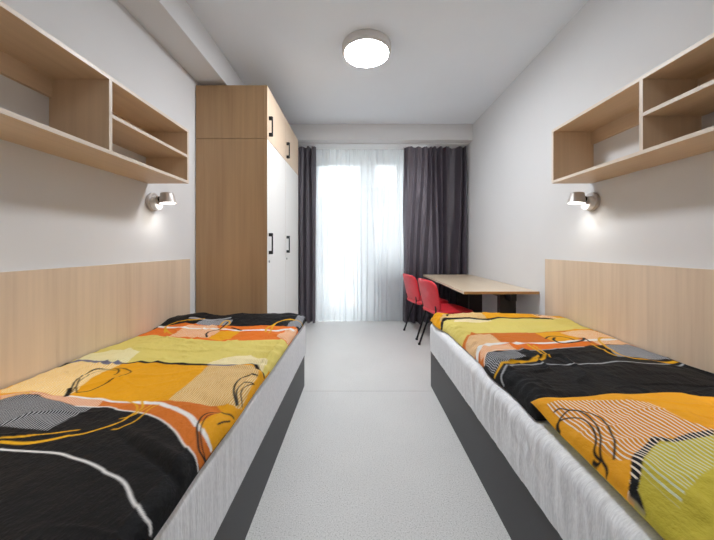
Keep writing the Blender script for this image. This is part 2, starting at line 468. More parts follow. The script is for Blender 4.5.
# printed pattern of the bed linen, in metres on the cloth (across, along)
PRINT_LEFT = [
    ('poly',[(0.0,1.084),(0.738,0.508),(1.012,0.563),(1.004,0.589),(1.001,0.774),(0.997,0.771),(0.979,0.777),(0.929,0.81),(0.86,0.879),(0.788,0.936),(0.72,0.974),(0.659,0.998),(0.59,1.012),(0.54,1.03),(0.493,1.026),(0.432,1.023),(0.252,1.076),(0.137,1.055)],'black','black'),
    ('poly',[(0.094,1.091),(0.245,1.084),(0.338,1.084),(0.418,1.073),(0.472,1.076),(0.526,1.062),(0.612,1.058),(0.695,1.048),(0.799,0.998),(0.853,0.964),(0.907,0.909),(0.968,0.849),(1.001,0.839),(1.008,0.991),(1.058,1.278),(0.994,1.309),(0.95,1.344),(0.893,1.408),(0.828,1.372),(0.713,1.372),(0.594,1.38),(0.522,1.372),(0.389,1.392),(0.335,1.372),(0.27,1.372),(0.173,1.404),(0.058,1.469),(0.014,1.448),(0.0,1.408),(0.0,1.281),(0.0,1.171)],'gold','gold'),
    ('poly',[(0.094,1.091),(0.245,1.084),(0.338,1.084),(0.418,1.073),(0.472,1.076),(0.526,1.062),(0.612,1.058),(0.695,1.048),(0.742,1.026),(0.799,0.998),(0.853,0.964),(0.907,0.909),(0.968,0.849),(1.001,0.842),(1.001,0.774),(0.979,0.777),(0.929,0.81),(0.86,0.879),(0.788,0.936),(0.72,0.974),(0.659,0.998),(0.59,1.012),(0.54,1.03),(0.493,1.026),(0.432,1.023),(0.252,1.076),(0.137,1.055)],'rust','rust'),
    ('poly',[(0.094,1.091),(0.245,1.084),(0.338,1.084),(0.418,1.073),(0.486,1.073),(0.504,1.026),(0.432,1.023),(0.252,1.076),(0.137,1.055)],'peachrust','peach'),
    ('poly',[(0.63,1.062),(0.724,1.062),(0.907,1.037),(0.943,0.998),(0.918,0.936),(0.904,0.916),(0.846,0.974),(0.792,1.012),(0.706,1.044)],'rust','rust'),
    ('poly',[(0.076,1.105),(0.241,1.087),(0.342,1.084),(0.346,1.12),(0.317,1.216),(0.31,1.324),(0.324,1.372),(0.27,1.372),(0.173,1.404),(0.058,1.469),(0.022,1.452),(0.0,1.396),(0.0,1.278),(0.011,1.16)],'palegold','cream'),
    ('poly',[(0.716,1.364),(0.716,1.213),(0.72,1.069),(0.752,1.055),(0.907,1.037),(0.983,1.026),(0.997,1.048),(0.979,1.164),(0.968,1.297),(0.929,1.356),(0.904,1.368),(0.828,1.368)],'tan','cream2'),
    ('poly',[(0.0,1.408),(0.014,1.448),(0.058,1.469),(0.173,1.404),(0.27,1.372),(0.335,1.372),(0.389,1.392),(0.522,1.372),(0.594,1.38),(0.713,1.372),(0.828,1.372),(0.893,1.408),(0.95,1.344),(0.997,1.301),(0.997,1.489),(1.004,1.765),(0.983,1.734),(0.947,1.761),(0.835,1.752),(0.695,1.738),(0.63,1.712),(0.472,1.752),(0.367,1.761),(0.234,1.806),(0.09,1.903),(0.0,1.889),(0.0,1.629)],'yellow','yellow'),
    ('poly',[(0.011,1.46),(0.0,1.565),(0.076,1.607),(0.292,1.518),(0.328,1.38),(0.266,1.376),(0.158,1.42),(0.05,1.477)],'paleyellow','paleyellow2'),
    ('poly',[(0.695,1.376),(0.738,1.469),(0.853,1.518),(0.965,1.432),(0.972,1.324),(0.893,1.408),(0.824,1.38)],'paleyellow','cream'),
    ('poly',[(0.0,1.889),(0.09,1.903),(0.234,1.806),(0.367,1.761),(0.472,1.752),(0.63,1.712),(0.695,1.738),(0.835,1.752),(0.947,1.761),(0.994,1.729),(0.99,2.05),(0.968,2.065),(0.904,2.075),(0.576,2.031),(0.45,2.055),(0.266,2.104),(0.122,2.099),(0.014,2.089)],'orange','orange'),
    ('poly',[(0.23,1.954),(0.248,1.81),(0.353,1.788),(0.504,1.783),(0.511,1.921),(0.421,2.07),(0.23,2.08),(0.223,2.021)],'peachor','peach'),
    ('poly',[(0.508,1.774),(0.511,1.921),(0.641,1.935),(0.641,1.743),(0.601,1.725)],'gold','gold'),
    ('poly',[(0.9,1.829),(0.918,1.988),(0.979,2.05),(1.008,1.945),(0.997,1.725),(0.961,1.783)],'peachor','peach'),
    ('poly',[(0.014,2.089),(0.122,2.099),(0.266,2.104),(0.45,2.055),(0.576,2.031),(0.904,2.075),(0.968,2.065),(1.001,2.07),(0.99,2.348),(0.961,2.333),(0.176,2.317),(0.137,2.219)],'black','black'),
    ('poly',[(0.252,2.104),(0.277,2.179),(0.497,2.154),(0.511,2.055),(0.446,2.06)],'greyhatch','lightgrey'),
    ('poly',[(0.904,2.075),(0.929,2.189),(0.965,2.333),(0.983,2.343),(1.004,2.099),(0.961,2.065)],'greyhatch','lightgrey'),
    ('poly',[(0.137,1.055),(0.256,1.073),(0.428,1.023),(0.49,1.023),(0.49,1.002),(0.475,0.957),(0.479,0.912),(0.479,0.885),(0.392,0.889),(0.324,0.899),(0.295,0.902)],'darkgrey','lightgrey'),
    ('line',[(0.432,1.023),(0.493,1.026),(0.54,1.03),(0.59,1.012),(0.659,0.998),(0.72,0.974),(0.788,0.936),(0.86,0.879),(0.929,0.81),(0.979,0.777),(1.001,0.768)],0.0048,'white'),
    ('line',[(0.338,1.084),(0.418,1.073),(0.472,1.076),(0.526,1.062),(0.612,1.058),(0.695,1.048)],0.009,'white'),
    ('line',[(0.612,1.058),(0.695,1.048),(0.742,1.026),(0.799,0.998),(0.853,0.964),(0.907,0.909)],0.016,'white'),
    ('line',[(0.853,0.964),(0.907,0.909),(0.968,0.849),(0.994,0.839)],0.012,'white'),
    ('line',[(0.0,1.4),(0.014,1.448)],0.02,'ink'),
    ('line',[(0.014,1.448),(0.058,1.469),(0.173,1.404),(0.27,1.372),(0.335,1.372)],0.022,'slate'),
    ('line',[(0.324,1.372),(0.389,1.392),(0.486,1.376),(0.522,1.372),(0.594,1.38),(0.713,1.372)],0.018,'ink'),
    ('line',[(0.713,1.372),(0.828,1.372),(0.893,1.408),(0.94,1.352)],0.013,'slate'),
    ('line',[(0.893,1.408),(0.95,1.344),(0.997,1.305)],0.012,'ink'),
    ('line',[(0.014,2.089),(0.126,2.045),(0.292,2.007),(0.439,1.992),(0.644,1.94),(0.788,1.959),(0.918,1.988),(0.968,1.973)],0.024,'white'),
    ('line',[(0.173,2.184),(0.281,2.184),(0.461,2.189)],0.02,'lightgrey'),
    ('line',[(0.436,0.803),(0.486,0.8),(0.533,0.797),(0.608,0.79),(0.659,0.774),(0.713,0.755),(0.77,0.73),(0.792,0.717),(0.842,0.695),(0.878,0.671),(0.925,0.628),(0.968,0.598),(0.986,0.595),(0.997,0.589)],0.0062,'white'),
    ('line',[(0.403,0.832),(0.454,0.829),(0.493,0.832),(0.529,0.846),(0.558,0.862)],0.0125,'goldline'),
    ('line',[(0.558,0.862),(0.598,0.872),(0.626,0.899),(0.652,0.936),(0.652,0.977),(0.659,1.023),(0.63,1.062)],0.0078,'goldline'),
    ('line',[(0.382,0.849),(0.446,0.855),(0.5,0.872),(0.536,0.885),(0.565,0.892)],0.006,'goldline'),
    ('line',[(0.662,0.896),(0.68,0.902),(0.695,0.95),(0.691,1.016),(0.706,1.037)],0.006,'goldline'),
    ('line',[(0.634,0.96),(0.662,0.981),(0.68,1.041)],0.005,'goldline'),
    ('line',[(0.533,1.076),(0.587,1.062),(0.634,1.034),(0.662,0.988)],0.006,'goldline'),
    ('line',[(0.14,1.051),(0.162,1.069),(0.22,1.076)],0.006,'goldline'),
    ('line',[(1.001,0.803),(0.972,0.803),(0.943,0.846),(0.907,0.912),(0.9,0.964),(0.922,0.984),(0.965,0.988),(0.994,0.988)],0.0062,'ink'),
    ('line',[(1.001,0.806),(0.976,0.813),(0.95,0.849),(0.925,0.899),(0.914,0.95),(0.925,0.971)],0.004,'ink'),
    ('line',[(0.968,0.916),(0.976,0.94),(0.986,0.967)],0.006,'ink'),
    ('line',[(0.976,1.037),(0.94,1.102),(0.911,1.179),(0.911,1.251),(0.94,1.274),(0.968,1.274)],0.0075,'ink'),
    ('line',[(0.979,1.044),(0.947,1.105),(0.932,1.168),(0.947,1.198),(0.979,1.209)],0.006,'ink'),
    ('line',[(0.994,1.058),(0.965,1.102),(0.954,1.146),(0.961,1.179),(0.979,1.209)],0.005,'ink'),
    ('line',[(0.338,1.091),(0.31,1.138),(0.266,1.209),(0.248,1.285),(0.281,1.316),(0.353,1.301),(0.385,1.262),(0.382,1.247)],0.0068,'ink'),
    ('line',[(0.342,1.091),(0.328,1.131),(0.295,1.186),(0.274,1.266),(0.295,1.297),(0.356,1.289)],0.004,'ink'),
    ('line',[(0.36,1.105),(0.32,1.146),(0.274,1.209)],0.005,'ink'),
    ('line',[(0.36,1.109),(0.392,1.124),(0.407,1.168),(0.421,1.216),(0.432,1.255),(0.428,1.278),(0.392,1.301),(0.346,1.313)],0.0056,'ink'),
    ('line',[(0.342,1.084),(0.317,1.124)],0.016,'ink'),
    ('line',[(0.162,1.917),(0.068,2.075),(0.101,2.134),(0.209,2.159),(0.27,2.194)],0.012,'goldline'),
    ('line',[(0.061,2.075),(0.166,1.94),(0.227,1.884)],0.01,'goldline'),
    ('line',[(0.803,1.921),(0.788,2.012),(0.835,2.129),(0.9,2.189),(0.972,2.189),(1.012,2.184)],0.012,'goldline'),
    ('line',[(0.835,1.889),(0.814,2.055),(0.828,2.124)],0.01,'goldline'),
    ('line',[(0.45,2.055),(0.443,2.134),(0.475,2.139),(0.5,2.089),(0.493,1.992),(0.482,1.954)],0.011,'goldline'),
    ('line',[(0.49,1.797),(0.45,1.87),(0.45,1.94),(0.482,1.983),(0.475,2.124)],0.012,'ink'),
    ('line',[(0.554,2.002),(0.637,1.945)],0.016,'ink'),
]
PRINT_RIGHT = [
    ('poly',[(0.986,2.351),(1.058,2.257),(1.015,2.077),(0.914,2.186),(0.756,2.196),(0.616,2.166),(0.49,2.201),(0.331,2.196),(0.22,2.186),(0.061,2.196),(0.119,2.314),(0.457,2.319),(0.925,2.319)],'gold','gold'),
    ('poly',[(0.911,2.273),(0.749,2.314),(0.616,2.314),(0.623,2.171),(0.756,2.196),(0.914,2.186),(0.965,2.166)],'tan','cream2'),
    ('poly',[(0.223,2.319),(0.22,2.186),(0.061,2.196),(0.094,2.314)],'peachor','cream'),
    ('poly',[(1.008,2.087),(0.976,2.097),(0.94,2.166),(0.889,2.191),(0.756,2.196),(0.616,2.166),(0.49,2.201),(0.331,2.196),(0.22,2.186),(0.061,2.196),(0.007,1.999),(0.234,1.933),(0.356,1.909),(0.504,1.886),(0.691,1.891),(0.846,1.854),(0.925,1.758),(0.994,1.723)],'yellow','yellow'),
    ('poly',[(0.846,2.191),(0.756,2.196),(0.616,2.166),(0.598,2.141),(0.767,2.111),(0.871,2.136)],'paleyellow','cream'),
    ('poly',[(0.994,1.723),(0.925,1.758),(0.846,1.854),(0.691,1.891),(0.504,1.886),(0.356,1.909),(0.234,1.933),(0.007,1.999),(0.0,1.812),(0.0,1.661),(0.018,1.714),(0.22,1.639),(0.288,1.631),(0.346,1.605),(0.472,1.584),(0.598,1.558),(0.745,1.558),(0.878,1.512),(0.929,1.479),(0.979,1.422)],'rust','rust'),
    ('poly',[(0.77,1.657),(0.619,1.648),(0.472,1.665),(0.313,1.692),(0.252,1.67),(0.346,1.605),(0.472,1.584),(0.598,1.558),(0.745,1.558),(0.796,1.571)],'orange','orange'),
    ('poly',[(0.976,1.674),(0.925,1.736),(0.846,1.817),(0.734,1.863),(0.756,1.679),(0.889,1.584),(0.94,1.558),(1.051,1.533)],'tan','peach'),
    ('poly',[(0.911,1.567),(0.828,1.622),(0.731,1.635),(0.731,1.562),(0.875,1.52),(0.936,1.479),(0.965,1.479)],'peachor','peach'),
    ('poly',[(0.439,1.891),(0.248,1.909),(0.248,1.763),(0.317,1.696),(0.45,1.683),(0.45,1.772)],'gold','gold'),
    ('poly',[(0.284,1.886),(0.025,1.976),(0.0,1.891),(0.0,1.705),(0.018,1.714),(0.23,1.639),(0.216,1.767),(0.277,1.808)],'peachor','cream'),
    ('poly',[(0.99,1.414),(0.929,1.479),(0.878,1.512),(0.745,1.558),(0.598,1.558),(0.472,1.584),(0.346,1.605),(0.288,1.631),(0.22,1.639),(0.018,1.714),(0.0,1.661),(0.076,1.103),(0.212,1.0),(0.99,1.0)],'black','black'),
    ('poly',[(0.961,1.438),(0.925,1.475),(0.886,1.495),(0.749,1.55),(0.738,1.438),(0.842,1.398),(0.918,1.314),(0.976,1.307)],'darkgrey','lightgrey'),
    ('poly',[(0.212,1.635),(0.014,1.714),(0.0,1.661),(0.0,1.571),(0.007,1.483),(0.173,1.446),(0.295,1.454)],'greyhatch','lightgrey'),
    ('line',[(1.008,2.087),(0.976,2.097),(0.94,2.166),(0.889,2.191),(0.76,2.191),(0.619,2.161),(0.49,2.201),(0.331,2.196),(0.223,2.186),(0.148,2.176)],0.021,'ink'),
    ('line',[(0.976,1.516),(0.936,1.554),(0.882,1.601),(0.803,1.644),(0.706,1.652),(0.616,1.657),(0.468,1.67),(0.31,1.696),(0.245,1.714),(0.14,1.754),(0.0,1.808)],0.024,'white'),
    ('line',[(0.968,1.426),(0.929,1.479),(0.878,1.512),(0.799,1.562)],0.008,'peach'),
    ('line',[(0.803,1.554),(0.745,1.554),(0.601,1.554),(0.472,1.584),(0.346,1.605)],0.008,'lightgrey'),
    ('line',[(0.979,1.299),(0.936,1.307),(0.853,1.374),(0.76,1.402),(0.684,1.43),(0.641,1.467),(0.63,1.52),(0.63,1.631)],0.0125,'goldline'),
    ('line',[(0.803,1.381),(0.745,1.41),(0.68,1.454)],0.01,'goldline'),
    ('line',[(0.605,1.622),(0.608,1.541),(0.619,1.462)],0.009,'goldline'),
    ('line',[(0.976,1.23),(0.961,1.26),(0.925,1.279),(0.853,1.35),(0.767,1.366),(0.706,1.385),(0.616,1.374),(0.515,1.381),(0.45,1.37),(0.389,1.381),(0.313,1.381),(0.209,1.37),(0.115,1.385),(0.007,1.41)],0.0085,'lightgrey'),
    ('line',[(0.0,1.812),(0.083,1.808),(0.166,1.727),(0.227,1.596),(0.256,1.483),(0.23,1.43),(0.151,1.426)],0.013,'goldline'),
    ('line',[(0.155,1.422),(0.065,1.434),(0.0,1.434)],0.022,'goldline'),
    ('line',[(0.263,1.657),(0.284,1.55),(0.292,1.467)],0.01,'goldline'),
    ('line',[(0.223,1.919),(0.018,1.985)],0.02,'gold'),
    ('line',[(0.392,1.772),(0.428,1.727),(0.432,1.665),(0.356,1.67),(0.277,1.705),(0.223,1.767)],0.014,'ink'),
    ('line',[(0.457,1.754),(0.418,1.794),(0.382,1.803),(0.335,1.767),(0.324,1.709)],0.01,'ink'),
    ('line',[(0.227,1.772),(0.248,1.687)],0.01,'ink'),
    ('line',[(0.882,2.263),(0.839,2.33),(0.814,2.314)],0.016,'ink'),
    ('line',[(0.198,2.325),(0.194,2.268),(0.144,2.314)],0.012,'ink'),
]
PRINT_PILLOW = [
    ('poly',[(0.016,0.054),(0.067,0.054),(0.129,0.076),(0.256,0.143),(0.249,0.241),(0.275,0.294),(0.262,0.307),(0.19,0.3),(0.14,0.291),(0.086,0.313),(0.045,0.338),(0.026,0.313),(0.022,0.201)],'pilorange','pilwhite'),
    ('poly',[(0.011,0.382),(0.029,0.363),(0.053,0.35),(0.126,0.297),(0.152,0.303),(0.203,0.31),(0.262,0.307),(0.358,0.313),(0.058,0.563),(0.0,0.478),(0.001,0.425),(0.001,0.397)],'olive','olive'),
    ('poly',[(0.035,0.372),(0.055,0.36),(0.126,0.307),(0.154,0.31),(0.203,0.31),(0.262,0.307),(0.169,0.394),(0.094,0.428),(0.035,0.459),(0.035,0.422)],'olive','pilwhite2'),
    ('poly',[(0.001,0.382),(0.017,0.369),(0.047,0.335),(0.084,0.313),(0.14,0.282),(0.152,0.288),(0.169,0.303),(0.221,0.291),(0.275,0.294),(0.259,0.31),(0.2,0.313),(0.157,0.316),(0.143,0.3),(0.109,0.316),(0.055,0.357),(0.027,0.382),(0.011,0.394),(0.001,0.422)],'ink','pilwhite'),
    ('poly',[(0.001,0.385),(0.014,0.372),(0.027,0.382),(0.011,0.394),(0.001,0.425)],'ink','ink'),
    ('line',[(0.0,0.146),(0.006,0.128),(0.024,0.128),(0.045,0.143),(0.058,0.164),(0.049,0.216),(0.029,0.25),(0.011,0.269),(0.009,0.291),(0.003,0.291),(0.002,0.278)],0.005,'ink'),
    ('line',[(0.0,0.143),(0.013,0.125),(0.035,0.114),(0.055,0.111),(0.071,0.131),(0.074,0.173),(0.051,0.235),(0.016,0.282),(0.007,0.313),(0.002,0.322)],0.0048,'ink'),
    ('line',[(0.022,0.089),(0.039,0.089),(0.055,0.111),(0.076,0.131),(0.091,0.155),(0.094,0.191),(0.062,0.266),(0.027,0.31)],0.0048,'ink'),
    ('line',[(0.0,0.149),(0.003,0.134)],0.006,'ink'),
]
# ------------------------------------------------------------------ the room
def room():
    fl = MB().box(XL - .1, XR + .1, YF - .1, YB + .25, -.10, -.004).build('floor', M['seam'])
    struct(fl, 'speckled light grey vinyl floor')
    MB().box(XL - .1, XR + .1, YF - .1, 2.2885, -.004, 0).build('floor_sheet', M['floor'], fl)
    MB().box(XL - .1, XR + .1, 2.2925, YB + .25, -.004, 0).build('floor_sheet', M['floor'], fl)
    struct(MB().box(XL - .1, XR + .1, YF - .1, YB + .25, ZC, ZC + .12).build('ceiling', M['ceil']), 'smooth white ceiling')
    struct(MB().box(XL - .12, XL, YF, YB, 0, ZC).build('wall_left', M['wall']), 'light grey painted left wall')
    struct(MB().box(XR, XR + .12, YF, YB, 0, ZC).build('wall_right', M['wall']), 'light grey painted right wall')
    struct(MB().box(XL, XR, YF - .12, YF, 0, ZC).build('wall_front', M['wall']), 'wall behind the viewer')
    # window wall with a balcony door opening and a window opening
    w = MB()
    y0, y1 = YB, YB + .24
    dx0, dx1, wx0, wx1, zt, zs = -.78, .16, .16, 1.25, 2.566, .84
    w.box(XL, dx0, y0, y1, 0, ZC); w.box(wx1, XR, y0, y1, 0, ZC)
    w.box(dx0, wx1, y0, y1, zt, ZC); w.box(wx0, wx1, y0, y1, 0, zs)
    struct(w.build('wall_back', M['wall']), 'window wall behind the curtains')
    # beams under the ceiling
    struct(MB().box(XL, -1.18, YF, 4.13, 2.560, ZC).build('trim_1', M['beam'], bevel=.003), 'boxed white ceiling beam along the left wall')
    struct(MB().box(XL, XR, 4.13, YB, ZBEAM, ZC).build('trim_2', M['beam'], bevel=.003), 'boxed white ceiling beam above the curtains')
    # openings
    def sash(root, x0, x1, z0, z1, y, fw=.07):
        f = MB()
        f.box(x0, x1, y, y + .06, z0, z0 + fw); f.box(x0, x1, y, y + .06, z1 - fw, z1)
        f.box(x0, x0 + fw, y, y + .06, z0 + fw, z1 - fw); f.box(x1 - fw, x1, y, y + .06, z0 + fw, z1 - fw)
        s = f.build('sash', M['frame_white'], root)
        MB().box(x0 + fw, x1 - fw, y + .025, y + .034, z0 + fw, z1 - fw).build('pane', M['glass'], s)
        return s
    def frame(root, x0, x1, z0, z1, y, fw=.045):
        f = MB()
        f.box(x0, x1, y, y + .075, z0, z0 + fw); f.box(x0, x1, y, y + .075, z1 - fw, z1)
        f.box(x0, x0 + fw, y, y + .075, z0 + fw, z1 - fw); f.box(x1 - fw, x1, y, y + .075, z0 + fw, z1 - fw)
        return f.build('window_frame', M['frame_white'], root)
    d = bpy.data.objects.new('door_1', None); col.objects.link(d); d.location = ((dx0 + dx1) / 2, YB + .08, 0)
    struct(d, 'white glazed balcony door behind the sheer curtain')
    frame(d, dx0, dx1, 0.0, zt, YB + .08)
    s = sash(d, dx0 + .045, dx1 - .045, .045, zt - .045, YB + .075, .085)
    MB().box(dx1 - .105, dx1 - .085, YB + .02, YB + .075, 1.02, 1.05).box(dx1 - .205, dx1 - .085, YB + .015, YB + .03, 1.025, 1.045).build('door_handle', M['white_plastic'], s)
    wn = bpy.data.objects.new('window_1', None); col.objects.link(wn); wn.location = ((wx0 + wx1) / 2, YB + .08, zs)
    struct(wn, 'white framed window above the radiator')
    frame(wn, wx0, wx1, zs, zt, YB + .08)
    xm = .70
    sash(wn, wx0 + .045, xm - .005, zs + .045, zt - .045, YB + .075)
    sash(wn, xm + .005, wx1 - .045, zs + .045, zt - .045, YB + .075)
    MB().box(wx0 - .02, wx1 + .02, YB - .10, YB + .08, zs - .03, zs).build('window_sill', M['white_plastic'], wn, bevel=.004)
room()

# ------------------------------------------------------------------ beyond the window
def outside():
    y1, x1 = 20.0, 2.93                       # nearer point of the facade
    ux, uy = -0.70, 0.714                     # direction along the facade, away to the left
    nx, ny = -0.714, -0.70                    # facing us
    b = thing('apartment_building', (x1, y1, -7.0), 'pale apartment building seen through the white sheer curtain', 'building')
    b['_local'] = 1
    def P(s, n, z): return (ux * s + nx * n, uy * s + ny * n, z + 7.0)
    def slab(mb, s0, s1, n0, n1, z0, z1):
        vs = [P(s, n, z) for z in (z0, z1) for n in (n0, n1) for s in (s0, s1)]
        fs = [(0, 2, 3, 1), (4, 5, 7, 6), (0, 1, 5, 4), (2, 6, 7, 3), (0, 4, 6, 2), (1, 3, 7, 5)]
        mb._add(vs, fs); return mb
    wallm = plain('pale_render', (216, 214, 212), 0.9, var=0.02)
    bandm = plain('grey_fascia', (158, 160, 164), 0.8, var=0.02)
    glassm = plain('far_window_glass', (120, 130, 142), 0.25, var=0.1)
    orm = plain('orange_panel', (232, 168, 104), 0.8, var=0.03)
    slab(MB(), -8, 26, -10, 0, -7, 4.3).build('wall', wallm, b)
    slab(MB(), -8.6, 26.6, -10.5, .7, 4.2, 5.30).build('roof', bandm, b)
    for fl, z in enumerate((1.6, -1.3, -4.2)):
        slab(MB(), -8, 26, 0, .9, z - 1.05, z - .25).build('balcony', bandm, b)
        for k in range(13):
            s = -7.4 + k * 2.55
            w = slab(MB(), s, s + 1.5, 0, .06, z, z + 1.6).build('window', glassm, b)
            slab(MB(), s + 1.52, s + 2.05, 0, .07, z, z + 1.6).build('panel', orm, b)
    ground = MB().box(-60, 60, 6.5, 90, -7.4, -7.0).build('ground', plain('courtyard_ground', (176, 178, 172), 0.9, var=0.06, scale=.4))
    struct(ground, 'pale courtyard ground outside')
outside()

# ------------------------------------------------------------------ radiator, rail, curtains
def radiator():
    x0, x1, y0, y1, z0, z1 = .24, 1.18, 4.70, 4.79, .10, .705
    r = thing('radiator', (.71, 4.75, z0), 'white panel radiator under the window behind the sheer curtain', 'radiator')
    MB().box(x0, x1, y0 + .02, y1, z0, z1).build('panel', M['radiator'], r, bevel=.006)
    n = 22
    for k in range(n):
        xa = x0 + .02 + k * (x1 - x0 - .04) / n
        MB().box(xa + .006, xa + (x1 - x0 - .04) / n - .012, y0, y0 + .021, z0 + .03, z1 - .03).build('rib', M['radiator'], r, bevel=.004)
    MB().box(x0 - .004, x1 + .004, y0 - .002, y1 + .002, z1, z1 + .012).build('top_grille', M['white_plastic'], r, bevel=.003)
    MB().tube([(x0 + .05, 4.76, z0), (x0 + .05, 4.76, 0.0)], .009).build('pipe', M['white_plastic'], r)
    MB().box(x0 + .1, x0 + .14, y1 - .005, YB - .001, z1 - .16, z1 - .1).build('bracket', M['white_plastic'], r)
    MB().box(x1 - .14, x1 - .1, y1 - .005, YB - .001, z1 - .16, z1 - .1).build('bracket', M['white_plastic'], r)
radiator()

rail = MB().box(-1.36, 1.565, 4.25, 4.48, ZBEAM - .014, ZBEAM).build('curtain_rail', M['white_plastic'], bevel=.002)
tag(rail, 'white double curtain rail fixed under the back beam', 'curtain rail')

def curtain(name, x0, x1, y, ztop, amp, pleats, seed, mat, label, cat, group=None, zbot=.012, wob=.7, drift=.0):
    n = int((x1 - x0) / .004); m = 44
    t = np.linspace(0, 1, n); h = np.linspace(0, 1, m)
    T, H = np.meshgrid(t, h)
    warp = T + wob / pleats * vnoise(T * pleats * .7, H * 1.2, seed) + .10 / pleats * vnoise(T * pleats * 1.7, H * 2.0, seed + 1)
    ph = warp * pleats * 2 * math.pi
    a = amp * (0.75 + .45 * vnoise(T * pleats * .5, H * 1.0, seed + 2)) * (0.55 + 0.45 * sstep(0, .12, H))
    sn = np.sin(ph); Y = y - a * np.sign(sn) * np.abs(sn) ** .75 - .30 * a * np.sin(2 * ph + 1.0)
    X = x0 + (x1 - x0) * T + drift * H * (T - .5) + .006 * vnoise(T * 9, H * 3, seed + 3)
    top_small = 1 - sstep(0, .05, H)
    Y += top_small * .006 * np.sin(T * pleats * 2 * math.pi * 2.5)
    Z = ztop + (zbot - ztop) * H
    Z += .010 * vnoise(T * 12, H * 0, seed + 4) * (H > .99) - (top_small * .010 * np.abs(np.sin(T * pleats * math.pi)))
    P = np.stack([X, Y, Z], -1)
    root = thing(name, ((x0 + x1) / 2, y, zbot), label, cat, group)
    MB().grid(P).build('fabric', mat, root, smooth=True, fix=False)
    # heading tape and hooks at the rail
    hk = []
    k = 0
    for i in range(int((x1 - x0) / .085)):
        xx = x0 + .03 + i * .085
        MB().tube([(xx, y, ztop - .01), (xx, y, ZBEAM - .0155)], .003, 6).build('hook', M['white_plastic'], root)
    return root
curtain('dark_curtain', -1.28, -.605, 4.325, 2.548, .072, 6, 21, M['curtain'], 'dark grey curtain hanging beside the wardrobe', 'curtain', 'dark grey curtains')
curtain('dark_curtain', .655, 1.545, 4.325, 2.548, .072, 8, 33, M['curtain'], 'dark grey curtain hanging behind the desk and red chairs', 'curtain', 'dark grey curtains')
curtain('sheer_curtain', -.66, .705, 4.450, 2.550, .017, 17, 45, M['sheer'], 'white see-through sheer curtain across the window', 'sheer curtain', zbot=.006, wob=.5)

# ------------------------------------------------------------------ wardrobe
def wardrobe():
    x0, xf = XL + .006, -.795
    y0, y1 = 2.625, 3.985
    zs, z1 = 2.050, 2.516
    r = thing('wardrobe', ((x0 + xf) / 2, (y0 + y1) / 2, 0), 'tall maple wardrobe with white lower doors and pale upper doors', 'wardrobe')
    t = .020; xb = xf - .020
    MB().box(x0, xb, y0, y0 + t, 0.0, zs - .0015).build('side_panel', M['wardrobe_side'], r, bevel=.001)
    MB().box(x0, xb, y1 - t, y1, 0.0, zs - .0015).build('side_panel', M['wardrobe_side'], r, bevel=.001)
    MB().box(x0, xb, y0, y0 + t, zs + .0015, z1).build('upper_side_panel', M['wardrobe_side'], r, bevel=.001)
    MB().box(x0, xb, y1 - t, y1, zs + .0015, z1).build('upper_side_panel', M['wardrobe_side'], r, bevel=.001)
    MB().box(x0, xb, y0 + t, y1 - t, z1 - t, z1).build('top_board', M['wardrobe_side'], r)
    MB().box(x0, xb, y0 + t, y1 - t, zs - t, zs - .002).build('middle_board', M['wardrobe_side'], r)
    MB().box(x0, x0 + .01, y0 + t, y1 - t, .08, z1 - t).build('back_board', M['wardrobe_side'], r)
    MB().box(x0 + .02, xb - .02, y0 + t, y1 - t, 0.0, .08).build('plinth', M['bed_grey'], r)
    ym = (y0 + y1) / 2 - .018
    for (ya, yb) in ((y0, ym), (ym, y1)):
        for lower in (True, False):
            za, zb = (.085, zs - .002) if lower else (zs + .002, z1)
            m = M['lower_door'] if lower else M['upper_door']
            d = MB().box(xb + .001, xf, ya + .0015, yb - .0015, za, zb, fronts=('-y', '+y', '+z', '-z')).build('lower_door' if lower else 'upper_door', m, r, mat2=M['wardrobe_side'])
            yh = ya + .055
            zc, hl = (1.130, .094) if lower else (2.176, .088)
            hx = xf + .030
            h = MB().box(hx - .006, hx + .006, yh - .006, yh + .006, zc - hl, zc + hl)
            h.box(xf, hx, yh - .011, yh + .011, zc - hl, zc - hl + .030); h.box(xf, hx, yh - .011, yh + .011, zc + hl - .030, zc + hl)
            h.build('handle', M['black'], d, bevel=.002)
            if lower:
                MB().lathe([(.011, 0), (.011, .006), (.006, .008)], (xf, yh, zc - hl - .065), (1, 0, 0), 14).build('lock', M['steel'], d)
wardrobe()

# ------------------------------------------------------------------ wall panels behind the beds
def wall_panel(side, label):
    if side < 0: x0, x1 = XL + .002, XL + .020
    else: x0, x1 = XR - .020, XR - .002
    r = thing('headboard_panel', ((x0 + x1) / 2, 1.4, .30), label, 'wall panel', 'maple panels along the beds')
    a = [(-.05, .60), (.60, 1.397), (1.397, 2.510)] if side < 0 else [(-.05, .52), (.52, 1.30), (1.30, 2.510)]
    for ya, yb in a:
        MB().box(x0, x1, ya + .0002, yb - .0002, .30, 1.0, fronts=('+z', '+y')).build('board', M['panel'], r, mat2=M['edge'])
wall_panel(-1, 'maple wall panel behind the left bed')
wall_panel(1, 'maple wall panel behind the right bed')

